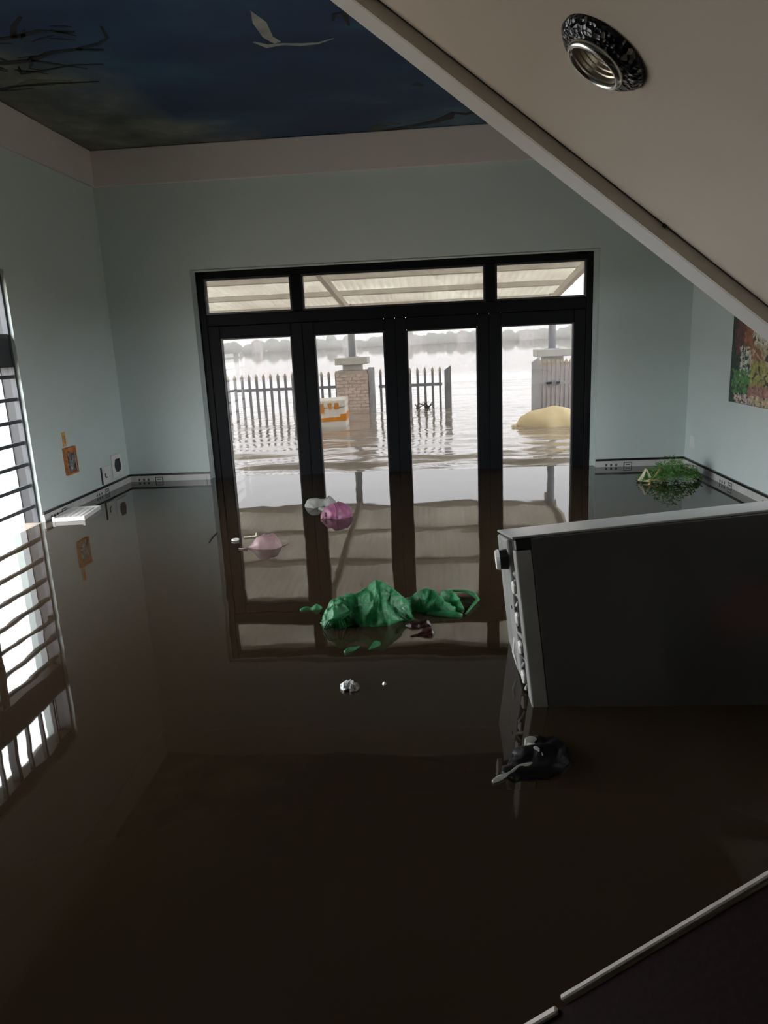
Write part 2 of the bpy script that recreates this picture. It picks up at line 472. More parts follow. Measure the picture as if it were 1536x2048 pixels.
# ------------------------------------------------------------------ barred window doors in the left wall
t = thing('trim_5', 'dark steel frame of the barred window doors', 'window frame', kind='structure')
MB().box(-2.392, -2.362, WY1-.016, WY1, ZF, WT).obj('jamb', 'steel_dark', t)
MB().box(-2.445, -2.392, WY1-.012, WY1, ZF, WT).obj('jamb_shaded_side', 'steel_black', t)  # stile side lying in the dark; its shade is put into the colour
MB().box(-2.485, -2.446, WY1-.018, WY1, ZF, WT).obj('jamb_lit_side', 'steel_grey', t)  # outer side of the same stile, painted lighter where light falls on it
MB().box(-2.48, -2.365, WY0, WY0+.05, ZF, WT).obj('jamb', 'steel_dark', t)
MB().box(-2.45, -2.365, WY0+.05, WY1-.018, WT-.07, WT).obj('head', 'steel_dark', t)
MB().box(-2.45, -2.365, WY0+.05, WY1-.018, 0.945, 1.125).obj('transom_bar', 'steel_dark', t)
ny_l = 4
edges = [WY1-.018, 3.37, 2.65, 1.93, WY0+.05]
bar_src = None; vb_src = None
for k in range(ny_l):
    y1, y0 = edges[k], edges[k+1]
    names = ('at the wall with the orange box', 'second from the far corner', 'third from the far corner', 'nearest the stairs')
    wd = thing('window_%d' % (k+4), 'barred steel window leaf ' + names[k], 'window', kind='structure')
    MB().box(-2.41, -2.367, y0, y0+.035, ZF, 0.945).obj('stile', 'steel_dark', wd, bevel=0.003)
    if k: MB().box(-2.41, -2.367, y1-.035, y1, ZF, 0.945).obj('stile', 'steel_dark', wd, bevel=0.003)
    MB().box(-2.41, -2.367, y0, y0+.03, 1.125, WT-.07).obj('stile', 'steel_dark', wd)
    L = y1-y0
    z = -1.108
    bm_ = MB().box(-2.386, -2.366, y0+.03, y1-.005, -.010, .010)
    src = bm_.obj('bar', 'steel_dark', wd); src.location = (0, 0, z)
    while z + 0.125 < 0.93:
        z += 0.125
        inst(src, wd, (0, 0, z))
    n = int(round(L/0.13))
    vsrc = None
    for q in range(1, n):
        y = y0 + L*q/n
        if vsrc is None:
            vsrc = MB().box(-2.386, -2.366, -.009, .009, 1.125, WT-.07).obj('upright_bar', 'steel_dark', wd); vsrc.location = (0, y, 0)
        else: inst(vsrc, wd, (0, y, 0))

# ------------------------------------------------------------------ baseboards: border tiles with a black liner
def tile_run(bb, length, place):
    """tiles 0.6 long along local +x, front face at local y=0, z -0.05..0.098"""
    k = 0; s = 0.0
    while s < length-0.01:
        L = min(0.6, length-s)
        M_ = place @ Matrix.Translation((s, 0, 0))
        def put(mb, nm, mat, par, bev=0.0):
            mb.v = [tuple(M_ @ Vector(q)) for q in mb.v]
            return mb.obj(nm, mat, par, bevel=bev)
        tl = put(MB().box(0.001, L-.001, -.010, 0, -.09, .083), 'tile', 'tile_white', bb)
        put(MB().box(0, L, -.012, 0, .083, .098), 'liner', 'tile_black', bb)
        marks = MB()
        for q in range(3):
            x = .07+.035*q
            if x+.012 < L: marks.box(x, x+.014, -.0115, -.0095, .045, .062)
        if .26 < L:
            for (a, b, c, d) in ((.2, .26, .066, .072), (.2, .206, .03, .066), (.254, .26, .03, .066), (.215, .245, .05, .056), (.2, .26, .03, .035)):
                marks.box(a, b, -.0115, -.0095, c, d)
        if marks.v: put(marks, 'ornament', 'steel_dark', tl)
        marks2 = MB().box(0.001, L-.001, -.0112, -.0098, .012, .020)
        put(marks2, 'stripe', 'steel_grey', tl)
        s += 0.6
def bb(name, label):
    return thing(name, label, 'baseboard', kind='structure')
b_ = bb('baseboard_front', 'tiled border strip below the wall beside the glazed doors')
tile_run(b_, OL-XL, Matrix.Translation((XL, YW, 0)))
tile_run(b_, XR-OR, Matrix.Translation((OR, YW, 0)))
b_ = bb('baseboard_left', 'tiled border strip below the wall with the orange box')
tile_run(b_, YW-.012-WY1, Matrix.Translation((XL, WY1, 0)) @ Matrix.Rotation(PI/2, 4, 'Z'))
b_ = bb('baseboard_right', 'tiled border strip below the poster wall')
tile_run(b_, 3.0, Matrix.Translation((XR, YW-.012, 0)) @ Matrix.Rotation(-PI/2, 4, 'Z'))

# ------------------------------------------------------------------ stairs overhead and underfoot
SL = -0.785
def soff_z(x, off=0.0):
    return 1.397 + SL*(x-0.134) + off
YS = 1.6
x0, x1 = -1.08, 0.93
def slab(ya, yb, oa, ob):
    poly = [(x0, soff_z(x0, oa)), (x1, soff_z(x1, oa)), (x1, soff_z(x1, ob)), (x0, soff_z(x0, ob))]
    return MB().prism(poly, 'y', ya, yb)
st = thing('staircase_flight', 'sloping underside of the upper stair flight with one downlight', 'staircase', kind='structure')
slab(0.35, YS-.105, 0.032, 0.2).obj('soffit', 'soffit_paint', st)
slab(YS-.105, YS-.099, 0.001, 0.05).obj('inner_lip', 'soffit_paint', st)
slab(YS-.1, YS, 0.0, 0.26).obj('edge_beam', 'stringer_paint', st, bevel=0.006, seg=2)
slab(YS-.108, YS-.104, 0.030, 0.034).obj('groove', 'steel_dark', st)
for xk in (-.092, .449):
    MB().cbox((xk, YS-.110, soff_z(xk, .030)), (.007, .007, .007), Matrix.Rotation(.6, 3, 'Y')).obj('nail_head', 'black_plastic', st)
for k in range(11):                        # treads seen only from above
    xa = x0 + 0.02 + k*0.178
    if xa+.19 > x1: break
    MB().box(xa, xa+.19, 0.36, YS, soff_z(xa)+.2, soff_z(xa)+.27).obj('tread', 'maroon_granite', st)
ln = MB().box(0.93, XR, -1.1, YS, 0.70, 0.86)
tag(ln.obj('stair_landing', 'soffit_paint', bevel=0.004), 'landing slab joining the two stair flights', 'landing', kind='structure')
def low_z(x): return 0.296 + 0.785*(x-0.08)
lf = thing('lower_stair_flight', 'dark maroon lower stair flight with white edging, bottom corner', 'staircase', kind='structure')
poly = [(-0.62, low_z(-.62)), (0.80, low_z(.80)), (0.80, low_z(.80)-.12), (-0.62, low_z(-.62)-.12)]
MB().prism(poly, 'y', 0.28, 0.598).obj('stringer', 'maroon_granite', lf, bevel=0.003)
poly = [(-0.62, ZF), (-0.62, low_z(-.62)-.12), (0.80, low_z(.80)-.12), (0.93, .70), (0.93, ZF)]
MB().prism(poly, 'y', 0.40, 0.58).obj('side_wall', 'dark_tile', lf)
def trim_seg(xa, xb, yo, th, nm):
    a = Vector((xa, yo, low_z(xa)+.004)); b = Vector((xb, yo, low_z(xb)+.004))
    return MB().bar(a, b, th, 0.006).obj(nm, 'white_trim', lf, bevel=0.0015)
trim_seg(0.112, 0.80, 0.600, 0.007, 'edge_strip')
trim_seg(-0.62, 0.106, 0.592, 0.008, 'edge_strip')
for k in range(8):
    xa = -0.62 + k*.2
    MB().box(xa, xa+.22, -0.55, 0.279, low_z(xa)-.2, low_z(xa)-.02).obj('tread', 'maroon_granite', lf)

# downlight in the soffit
nrm = Vector((SL, 0, -1)).normalized()     # out of the soffit, down and to the left
zax = nrm; xax = Vector((1, 0, SL)).normalized(); yax = zax.cross(xax)
dl = thing('downlight', 'round recessed downlight with dark glittering ring in stair soffit', 'downlight')
mwl = Matrix((xax, yax, zax)).transposed().to_4x4(); mwl.translation = Vector((0.237, 1.083, soff_z(0.237, 0.032)))
dl.matrix_world = mwl
MB().lathe([(.066, 0), (.066, .006), (.058, .013), (.044, .016), (.036, .012), (.036, 0)], 40, True).obj('mosaic_ring', 'mosaic_dark', dl, smooth=False)
MB().lathe([(.044, .010), (.044, .021), (.041, .024), (.037, .024), (.0355, .020), (.0355, .008)], 40, True).obj('inner_ring', 'chrome', dl, smooth=True)
cup = [(.0355, .018)]
for k in range(7):
    r = .0345 - k*.003
    cup += [(r, .016-k*.005), (r-.001, .012-k*.005)]
cup += [(.010, -.022), (0.0005, -.022)]
MB().lathe(cup, 40).obj('reflector_cup', 'lamp_cup', dl)
MB().lathe([(.0005, -.012), (.006, -.013), (.008, -.020)], 20).obj('bulb', 'lens_grey', dl, smooth=True)

# ------------------------------------------------------------------ printed motifs of the ceiling (flat print)
def decal(pts, mat, nm, z=0.0012):
    m_ = MB().prism([(q[0], q[1]) for q in pts], 'z', ZC-z, ZC-.0003)
    return m_.obj(nm, mat, ceil)
def ribbon(pts, ws, mat, nm):
    left, right = [], []
    P = [Vector((q[0], q[1])) for q in pts]
    for i, q in enumerate(P):
        d = (P[min(i+1, len(P)-1)]-P[max(i-1, 0)]).normalized(); s = Vector((-d.y, d.x))
        w_ = ws[i] if isinstance(ws, (list, tuple)) else ws
        left.append(q+s*w_/2); right.append(q-s*w_/2)
    m_ = MB()
    n = len(P)
    vs2 = [(q.x, q.y, ZC-.0012) for q in left+right] + [(q.x, q.y, ZC-.0002) for q in left+right]
    fs2 = []
    for i in range(n-1):
        fs2 += [(i, i+1, n+i+1, n+i), (2*n+i, 3*n+i, 3*n+i+1, 2*n+i+1), (i, 2*n+i, 2*n+i+1, i+1), (n+i, n+i+1, 3*n+i+1, 3*n+i)]
    m_.add(vs2, fs2)
    return m_.obj(nm, mat, ceil)
decal([(-.725, 3.33), (-.685, 3.45), (-.690, 3.60), (-.665, 3.66), (-.70, 3.68), (-.735, 3.60), (-.745, 3.45)], 'print_cloud', 'bird_wing')
ribbon([(-.79, 3.64), (-.74, 3.70), (-.66, 3.69), (-.584, 3.71), (-.50, 3.71), (-.42, 3.67)], [.012, .04, .022, .03, .018, .006], 'print_cloud', 'bird_body')
ribbon([(-.40, 3.49), (-.385, 3.43), (-.345, 3.42), (-.338, 3.47), (-.335, 3.55)], [.01, .022, .03, .022, .01], 'print_black', 'leaf_print')
ribbon([(-.07, 4.33), (-.02, 4.38)], [.05, .03], 'print_black', 'leaf_print')
ribbon([(-.335, 5.17), (-.325, 5.09), (-.25, 5.04), (-.177, 5.06)], [.10, .07, .06, .04], 'print_rock', 'rock_print')
ribbon([(-.26, 5.18), (-.1, 5.12), (.047, 5.06), (.13, 4.99), (.16, 4.90), (.24, 4.95), (.33, 4.90)], [.06, .05, .06, .09, .05, .04, .03], 'print_black', 'branch_print')
rg = random.Random(3)
def branch(pts, w0, w1):
    n = len(pts)
    ribbon(pts, [w0+(w1-w0)*i/(n-1) for i in range(n)], 'print_black', 'branch_print')
branch([(-2.20, 3.62), (-2.0, 3.66), (-1.86, 3.65), (-1.72, 3.58), (-1.60, 3.57), (-1.48, 3.60)], .05, .02)
branch([(-1.86, 3.65), (-1.77, 3.72), (-1.66, 3.80)], .03, .012)
branch([(-1.60, 3.57), (-1.47, 3.53), (-1.41, 3.48), (-1.385, 3.36)], .025, .012)
branch([(-2.0, 3.80), (-1.87, 3.78), (-1.70, 3.74), (-1.56, 3.76)], .018, .012)
branch([(-2.25, 3.45), (-2.0, 3.42), (-1.8, 3.40), (-1.66, 3.36), (-1.52, 3.40)], .04, .02)
branch([(-1.80, 3.40), (-1.74, 3.30), (-1.66, 3.22)], .03, .015)
branch([(-2.28, 4.0), (-2.12, 3.95), (-1.98, 3.94), (-1.82, 3.96), (-1.68, 3.97)], .03, .012)
for k in range(70):                           # printed twig leaves
    cx = rg.uniform(-2.27, -1.45); cy_ = rg.uniform(3.25, 4.12)
    if cy_ - 3.25 > (-1.35-cx)*1.05: continue
    a = rg.uniform(0, PI); L = rg.uniform(.03, .10)
    dx, dy = math.cos(a)*L, math.sin(a)*L*.6
    ribbon([(cx-dx, cy_-dy), (cx, cy_), (cx+dx, cy_+dy)], [.004, rg.uniform(.012, .024), .004], 'print_black', 'leaf_print')
ribbon([(-2.1, 3.93), (-2.0, 3.90), (-1.9, 3.92), (-1.80, 3.94)], [.01, .05, .035, .01], 'print_leafglow', 'glow_print')
ribbon([(-1.95, 3.98), (-1.85, 3.96), (-1.72, 4.0)], [.01, .035, .01], 'print_leafglow', 'glow_print')

# ------------------------------------------------------------------ yard: pillars, fence, gate, canopy
def brick_pillar(loc, wx, wy, h, label):
    t = thing('brick_pillar', label, 'pillar', loc)
    MB().box(-wx/2+.012, wx/2-.012, -wy/2+.012, wy/2-.012, -1.2, h).obj('core', 'mortar', t)
    bk = MB(); bh = 0.048; nrow = int((h+.10)/bh); k0 = -2
    for r in range(k0, int(h/bh)):
        z0 = r*bh+.004; z1 = z0+bh-.008
        off = 0.06 if r % 2 else 0.0
        x = -wx/2 - off
        while x < wx/2-.01:
            a = max(x, -wx/2); b = min(x+.115, wx/2)
            if b-a > .01:
                bk.box(a+.003, b-.003, -wy/2, -wy/2+.03, z0, z1); bk.box(a+.003, b-.003, wy/2-.03, wy/2, z0, z1)
            x += .12
        y = -wy/2 + .03
        while y < wy/2-.04:
            b = min(y+.115, wy/2-.03)
            bk.box(-wx/2, -wx/2+.03, y+.003, b-.003, z0, z1); bk.box(wx/2-.03, wx/2, y+.003, b-.003, z0, z1)
            y += .12
    tag(bk.obj('brickwork', 'brick_red', t), kind='stuff')
    MB().box(-.137, .137, -.137, .137, h, h+.085).obj('neck', 'concrete_pale', t, bevel=.006)
    MB().box(-.235, .235, -.235, .235, h+.085, h+.185).obj('cap', 'concrete_pale', t, bevel=.008)
    MB().tube([(0, 0, h+.185), (0, 0, 1.55)], .052, 14).obj('pipe_post', 'post_grey', t, smooth=True)
    MB().box(-.09, .09, -.09, .09, h+.185, h+.197).obj('base_plate', 'post_grey', t)
    return t
brick_pillar((-1.195, 10.62, 0), .47, .44, .62, 'brick pillar with concrete cap and pipe post behind the foam box')
brick_pillar((1.65, 10.35, 0), .50, .44, .62, 'brick pillar with concrete cap behind the slatted gate')
gp = thing('gate_jamb', 'grey steel gate jamb fixed beside the brick pillar with foam box', 'post', (-.915, 10.50, 0))
MB().box(-.042, .042, -.05, .05, -1.2, .655).obj('post', 'post_grey', gp, bevel=.006)
MB().box(-.06, -.042, -.03, .03, .30, .42).obj('hinge', 'fence_paint', gp)
MB().box(-.06, -.042, -.03, .03, .02, .12).obj('hinge', 'fence_paint', gp)

def picket_mesh(h=.58, tip=.07, w=.034):
    return h, tip, w
def spear_fence(name, label, y, xs, rails, ends=(), tip_z=.63, w=.034, paint='fence_paint'):
    t = thing(name, label, 'fence', (xs[0], y, 0))
    ox = xs[0]
    src = tsrc = None
    for x in xs:
        if src is None:
            src = MB().box(-w/2, w/2, -w/2, w/2, -1.2, tip_z-.085).obj('picket', paint, t); pk = src
            tp = MB()
            s = w*.62
            vs2 = [(-w/2, -w/2, 0), (w/2, -w/2, 0), (w/2, w/2, 0), (-w/2, w/2, 0), (-s, -s, .03), (s, -s, .03), (s, s, .03), (-s, s, .03), (0, 0, .085)]
            tp.add(vs2, [(0, 1, 2, 3), (0, 1, 5, 4), (1, 2, 6, 5), (2, 3, 7, 6), (3, 0, 4, 7), (4, 5, 8), (5, 6, 8), (6, 7, 8), (7, 4, 8)])
            tsrc = tp.obj('spear_tip', 'fence_tip', src); tsrc.location = (0, 0, tip_z-.085)
        else:
            pk = inst(src, t, (x-ox, 0, 0)); inst(tsrc, pk, (0, 0, tip_z-.085))
    for z in rails:
        MB().box(xs[0]-ox-.03, xs[-1]-ox+.03, -.028, .0165, z-.02, z+.02).obj('rail', paint, t)
    for (x, hh) in ends:
        MB().prism([(x-ox-.048, -1.2), (x-ox+.048, -1.2), (x-ox+.048, hh), (x-ox-.048, hh-.07)], 'y', -.05, .05).obj('end_post', paint, t)
    return t
spear_fence('spear_fence', 'grey spear-topped fence seen through the first door leaf', 10.56, [-4.156+.1085*k for k in range(26)], [.39, -.9])
spear_fence('spear_gate', 'grey spear-topped gate leaf ending in a solid post', 10.56, [-.79+.1085*k for k in range(9)], [.37, -.9], ends=((.19, .635),))
spear_fence('slatted_gate', 'close-slatted grey gate leaf behind the yellow sack', 9.78, [1.40+.058*k for k in range(18)], [.375, -.9], ends=((1.345, .72),), tip_z=.69, w=.036, paint='gate_paint')
tg = thing('gate_latch', 'small dark latch on the close-slatted gate', 'latch', (1.58, 9.732, .375))
MB().box(-.10, .08, -.012, .012, -.012, .012).obj('bolt', 'steel_black', tg)
MB().box(-.03, .03, -.018, .016, -.03, .03).obj('plate', 'fence_paint', tg)

# corrugated canopy
can = thing('canopy', 'corrugated metal awning on purlins over the flooded yard', 'awning', (0, 0, 0))
def can_z(y): return 1.535 + .105*(10.5-y)
cx0, cx1, per = -3.35, 1.80, .088
cyy = [5.43, 6.6, 7.8, 9.0, 10.0, 10.85]
ns = int((cx1-cx0)/per)*8
cm = MB(); vs2 = []; fs2 = []
for y in cyy:
    for i in range(ns+1):
        x = cx0 + (cx1-cx0)*i/ns
        vs2.append((x, y, can_z(y)+.045+.012*math.sin(2*PI*x/per)))
for j in range(len(cyy)-1):
    for i in range(ns):
        a = j*(ns+1)+i
        fs2.append((a, a+1, a+ns+2, a+ns+1))
cm.add(vs2, fs2)
sh = cm.obj('corrugated_sheet', 'canopy_sheet', can, smooth=True)
sm = sh.modifiers.new('thickness', 'SOLIDIFY'); sm.thickness = .002
psrc = None
for y in (10.62, 9.55, 8.5, 7.45, 6.4, 5.5):
    a = math.atan(.105)
    q = MB().box(cx0, cx1-.02, -.035, .035, -.03, .03)
    if psrc is None:
        psrc = q.obj('purlin', 'purlin_paint', can); psrc.location = (0, y, can_z(y)); psrc.rotation_euler = (-a, 0, 0)
    else: inst(psrc, can, (0, y, can_z(y)), (-a, 0, 0))
for x in (-3.2, -1.195, 1.65):
    MB().bar((x, 5.43, can_z(5.43)-.07), (x, 10.75, can_z(10.75)-.07), .06, .08).obj('rafter', 'purlin_paint', can)

# foam box, sack, brushwood
fb = thing('foam_box', 'white polystyrene box with orange tape and print adrift by the pillar', 'box', (-1.245, 8.70, 0.02), (0.02, -0.03, 0.03))
MB().box(-.168, .168, -.20, .20, -.10, .245).obj('body', 'foam_white', fb, bevel=.012, seg=2)
MB().box(-.175, .175, -.207, .207, .248, .335).obj('lid', 'foam_white', fb, bevel=.014, seg=2)
MB().box(-.1765, .1765, -.2085, .2085, .085, .130).obj('tape', 'tape_orange', fb)
MB().box(.105, .1775, -.2090, .2090, .130, .165).obj('tape', 'tape_orange', fb)
lt = MB().box(-.125, -.085, -.2095, -.2070, .185, .30).obj('print_mark', 'tape_orange', fb)
MB().box(-.035, .012, -.2095, -.2070, .265, .30).box(-.022, .002, -.2095, -.2070, .225, .265).obj('print_mark', 'tape_orange', fb)
MB().box(.045, .095, -.2095, -.2070, .225, .30).obj('print_mark', 'tape_orange', fb)

def loft(stations, n=28, amp=0.01, nscale=9.0, seed=0.0, depth=.35, sub=4, fold=0.0, foldn=9):
    """closed bag skin along stations (x, y, z0, half width, height); under side sinks a little below z0"""
    S = [Vector(s) if False else s for s in stations]
    # resample
    P = []
    m_ = len(S)
    for i in range(m_-1):
        for q in range(sub):
            u = q/sub
            a0 = S[max(i-1, 0)]; a1 = S[i]; a2 = S[i+1]; a3 = S[min(i+2, m_-1)]
            P.append([0.5*((2*a1[c]) + (-a0[c]+a2[c])*u + (2*a0[c]-5*a1[c]+4*a2[c]-a3[c])*u*u + (-a0[c]+3*a1[c]-3*a2[c]+a3[c])*u**3) for c in range(5)])
    P.append(list(S[-1]))
    mb = MB(); vs2 = []; fs2 = []
    for i, (x, y, z0, w_, h_) in enumerate(P):
        j = min(i+1, len(P)-1); k = max(i-1, 0)
        d = Vector((P[j][0]-P[k][0], P[j][1]-P[k][1], 0)).normalized(); s = Vector((-d.y, d.x, 0))
        w_ = max(w_, .0008); h_ = max(h_, .0008)
        for q in range(n):
            a = 2*PI*q/n
            c, sn = math.cos(a), math.sin(a)
            zz = h_*sn if sn > 0 else depth*h_*sn
            pt = Vector((x, y, z0)) + s*(c*w_) + Vector((0, 0, zz))
            nn = (s*c + Vector((0, 0, sn))).normalized()
            q0 = pt*nscale+Vector((seed*3.1, seed*1.7, seed))
            t_ = (1-2.4*abs(noise.noise(q0*.6))) * .6 + (1-2.6*abs(noise.noise(q0*1.3+Vector((9, 2, 4))))) * .45 + (1-2.6*abs(noise.noise(q0*3.0))) * .16 - .35
            sc = min(1, max(w_, h_)/.03)
            fo = fold*math.sin(a*foldn + 6*noise.noise(pt*nscale*.6))
            vs2.append(pt + nn*((amp*t_*1.6+fo)*sc))
    L = len(P)
    for i in range(L-1):
        for q in range(n):
            fs2.append((i*n+q, i*n+(q+1) % n, (i+1)*n+(q+1) % n, (i+1)*n+q))
    fs2.append(tuple(reversed(range(n)))); fs2.append(tuple(range((L-1)*n, L*n)))
    return mb.add(vs2, fs2)

sk = thing('floating_sack', 'swollen yellow plastic sack floating in front of the slatted gate', 'sack', (1.23, 7.8, 0.03))
loft([(-.345, .0, .02, .02, .03), (-.31, 0, .01, .10, .10), (-.2, 0, 0, .17, .165), (-.03, 0, 0, .20, .20), (.15, 0, 0, .19, .195), (.32, 0, 0, .15, .14), (.42, 0, .01, .06, .06), (.45, 0, .02, .02, .02)], amp=.02, nscale=4, seed=3).obj('body', 'sack_yellow', sk, smooth=True)
loft([(-.34, 0, .02, .03, .03), (-.365, -.02, .015, .018, .02), (-.40, -.05, .01, .035, .025), (-.42, -.06, .0, .012, .01)], amp=.01, nscale=14, seed=5).obj('tied_neck', 'sack_yellow', sk, smooth=True)

br = thing('brushwood', 'small tangle of dark twigs caught at the spear-topped gate', 'twigs', (-.16, 10.36, .04))
rg = random.Random(5)
for k in range(9):
    a = rg.uniform(-.22, .22); b = rg.uniform(-.2, .2)
    MB().tube([(a, rg.uniform(-.05, .05), -.02), ((a+b)/2+rg.uniform(-.04, .04), 0, .05+rg.uniform(0, .05)), (b*.6, rg.uniform(-.04, .04), rg.uniform(.02, .12))], [.009, .006, .003], 5).obj('twig', 'wood_dark', br)

# far shore
rg = random.Random(11)
tl_ = MB()
for k in range(210):
    x = -190 + k*1.75 + rg.uniform(-1, 1); y = 300 + rg.uniform(-6, 10)
    h = rg.uniform(2.2, 5.0) * (1.25 if rg.random() < .15 else .9); w_ = rg.uniform(1.8, 3.6)
    bm_ = bmesh.new(); bmesh.ops.create_icosphere(bm_, subdivisions=2, radius=1)
    vs2 = []
    for vv in bm_.verts:
        q = vv.co; d = 1+.35*noise.noise(q*2.2+Vector((k, 0, 0)))
        vs2.append((x+q.x*w_*d, y+q.y*w_*d, h*.45+q.z*h*.55*d))
    tl_.add(vs2, [[vv.index for vv in f.verts] for f in bm_.faces]); bm_.free()
to = tag(tl_.obj('treeline', 'tree_far', smooth=True), 'low hazy line of trees on the far shore', 'trees', kind='stuff')
hs = [(-70, 1, 'pale tall house on the far shore seen through the first door leaf'), (-33, 0, 'pale low house on the far shore seen through the second door leaf'),
      (-7, 0, 'pale low broad house on the far shore seen through the third door leaf'), (11, 1, 'pale tall narrow house on the far shore seen through the third door leaf'), (36, 0, 'pale low house on the far shore seen through the fourth door leaf')]
hg = 'small pale houses on the far shore'
for k, (x, ty, lab) in enumerate(hs):
    t = thing('far_house', lab, 'house', (x, 286, 0), group=hg)
    w_, h = (5.2, 2.6) if ty == 0 else (3.4, 3.4)
    MB().box(-w_/2, w_/2, -2, 2, -.5, h).obj('wall', 'house_white', t)
    MB().prism([(-w_/2-.3, h), (w_/2+.3, h), (0, h+1.3)], 'y', -2.3, 2.3).obj('roof', 'house_roof' if ty else 'concrete_pale', t)
    for q in (-.28, .22):
        MB().box(w_*q-.35, w_*q+.35, -2.03, -1.95, .9, 1.9).obj('window', 'steel_dark', t)

# ------------------------------------------------------------------ window in the right wall beside the stairs
wd = thing('window_9', 'barred window in the poster wall beside the stairs', 'window', kind='structure')
for (a, b, c, d) in ((RY0, RY1, RT-.05, RT), (RY0, RY1, .34, .39), (RY0, RY0+.05, .39, RT-.05), (RY1-.05, RY1, .39, RT-.05)):
    MB().box(XR+.04, XR+.09, a, b, c, d).obj('frame', 'steel_dark', wd)
vsrc = None
for k in range(1, 9):
    y = RY0+.05+(RY1-RY0-.1)*k/9
    if vsrc is None:
        vsrc = MB().box(XR+.055, XR+.073, -.009, .009, .39, RT-.05).obj('bar', 'steel_dark', wd); vsrc.location = (0, y, 0)
    else: inst(vsrc, wd, (0, y, 0))

# ------------------------------------------------------------------ fridge adrift on its side
fz = thing('refrigerator', 'toppled refrigerator floating on its side below the stairs', 'fridge')
e1 = Vector((0.9965, 0.0240, 0.0800)).normalized(); e2 = Vector((-0.0063, 0.9767, -0.2145)).normalized(); e3 = e1.cross(e2)
mwf = Matrix((e1, e2, e3)).transposed().to_4x4(); mwf.translation = (0.190, 1.807, 0.473)
fz.matrix_world = mwf
FLN, FDP, FHT = 1.30, 0.434, 0.60
MB().box(.046, FLN, 0, FDP, -FHT, -.003).obj('cabinet', 'fridge_lacquer', fz, bevel=.004, seg=2)
MB().box(.0, FLN-.004, .002, FDP-.004, -.003, .0035).obj('back_sheet', 'fridge_top', fz, bevel=.0015)
MB().box(.004, .046, .0, .062, -FHT+.012, -.034).obj('end_flange', 'sheet_grey', fz, bevel=.004, seg=2)
MB().box(.004, .050, .0, .066, -.034, -.003).obj('corner_cap', 'black_plastic', fz, bevel=.004)
MB().box(.022, .046, .062, FDP-.01, -FHT+.01, -.006).obj('end_recess', 'black_plastic', fz)
de = MB().box(-.004, .024, .125, .250, -.40, -.010).obj('door_edge', 'fridge_top', fz, bevel=.006, seg=2)
MB().tube([(-.006, .165, -.205), (-.003, .165, -.205)], .005, 8).obj('screw', 'black_plastic', de)
MB().box(-.002, .020, .252, FDP-.012, -.50, -.010).obj('base_plate', 'sheet_grey', fz, bevel=.005)
ft = MB().tube([(-.004, .150, -.066), (-.026, .150, -.066)], [.030, .027], 20).obj('levelling_foot', 'black_plastic', fz)
MB().tube([(-.026, .158, -.066), (-.036, .158, -.066)], [.030, .027], 20).obj('foot_disc', 'white_plastic', ft)
gk = []
for k in range(60):
    z = -.10 - k*.0082
    gk.append((.006+.010*math.sin(k*.9), .095+.012*math.sin(k*.45), z))
MB().tube(gk, [.007+.003*math.sin(k*.9) for k in range(60)], 6).obj('door_gasket', 'sheet_grey', fz, smooth=True)
for k in range(5):
    z = -.14-k*.082
    MB().cbox((.000, .088, z), (.012, .03, .03), Matrix.Rotation(.4, 3, 'X')).obj('gasket_clip', 'white_plastic', fz, bevel=.004)
MB().box(.010, .040, .012, .040, -.448, -.420).obj('hinge_block', 'cream_block', fz, bevel=.005)
MB().tube([(-.003, .20, -.30), (-.012, .20, -.34), (-.004, .20, -.38)], .004, 6).obj('loose_wire', 'white_plastic', fz)

# ------------------------------------------------------------------ motor scooter parked under the landing (seen mirrored in the fridge side)
sc_ = thing('motor_scooter', 'red and black motor scooter half under water below the landing', 'scooter', (1.32, .25, 0), (0, 0, .25))
loft([(-.10, 0, .30, .02, .02), (-.06, 0, .32, .09, .12), (.0, 0, .34, .12, .17), (.10, 0, .36, .11, .17), (.2, 0, .36, .06, .11), (.26, 0, .36, .01, .02)], amp=.004, nscale=3, seed=1, depth=1.0).obj('cowl', 'red_cowl', sc_, smooth=True)
hl = MB().tube([(-.03, .13, .44), (-.03, .17, .44)], [.055, .045], 20).obj('headlight', 'lens_grey', sc_)
MB().tube([(-.16, .02, .40), (-.16, .06, .40)], [.115, .115], 28).obj('round_guard', 'black_plastic', sc_)
for k in range(6):
    a = k*PI/6
    MB().bar((-.16-.1*math.cos(a), .065, .40-.1*math.sin(a)), (-.16+.1*math.cos(a), .065, .40+.1*math.sin(a)), .006, .006, (0, 1, 0)).obj('guard_spoke', 'chrome', sc_)
MB().tube([(-.28, .0, .50), (-.1, .02, .53), (.15, .02, .53), (.30, 0, .50)], .014, 8).obj('handlebar', 'black_plastic', sc_, smooth=True)
mr = MB().tube([(.03, .02, .53), (.02, .03, .60)], .006, 6).obj('mirror_stem', 'black_plastic', sc_)
MB().tube([(.02, .02, .635), (.02, .045, .635)], [.045, .035], 18).obj('mirror', 'black_plastic', mr)
loft([(-.3, -.1, .12, .03, .04), (-.15, -.05, .14, .10, .10), (.1, 0, .15, .12, .12), (.3, 0, .14, .08, .1), (.4, 0, .12, .02, .02)], amp=.02, nscale=8, seed=9, depth=1.2).obj('leg_shield', 'black_plastic', sc_, smooth=True)
MB().tube([(-.25, .12, .20), (-.1, .15, .17), (.1, .14, .19), (.2, .13, .25)], .008, 6).obj('trim_bar', 'chrome', sc_, smooth=True)

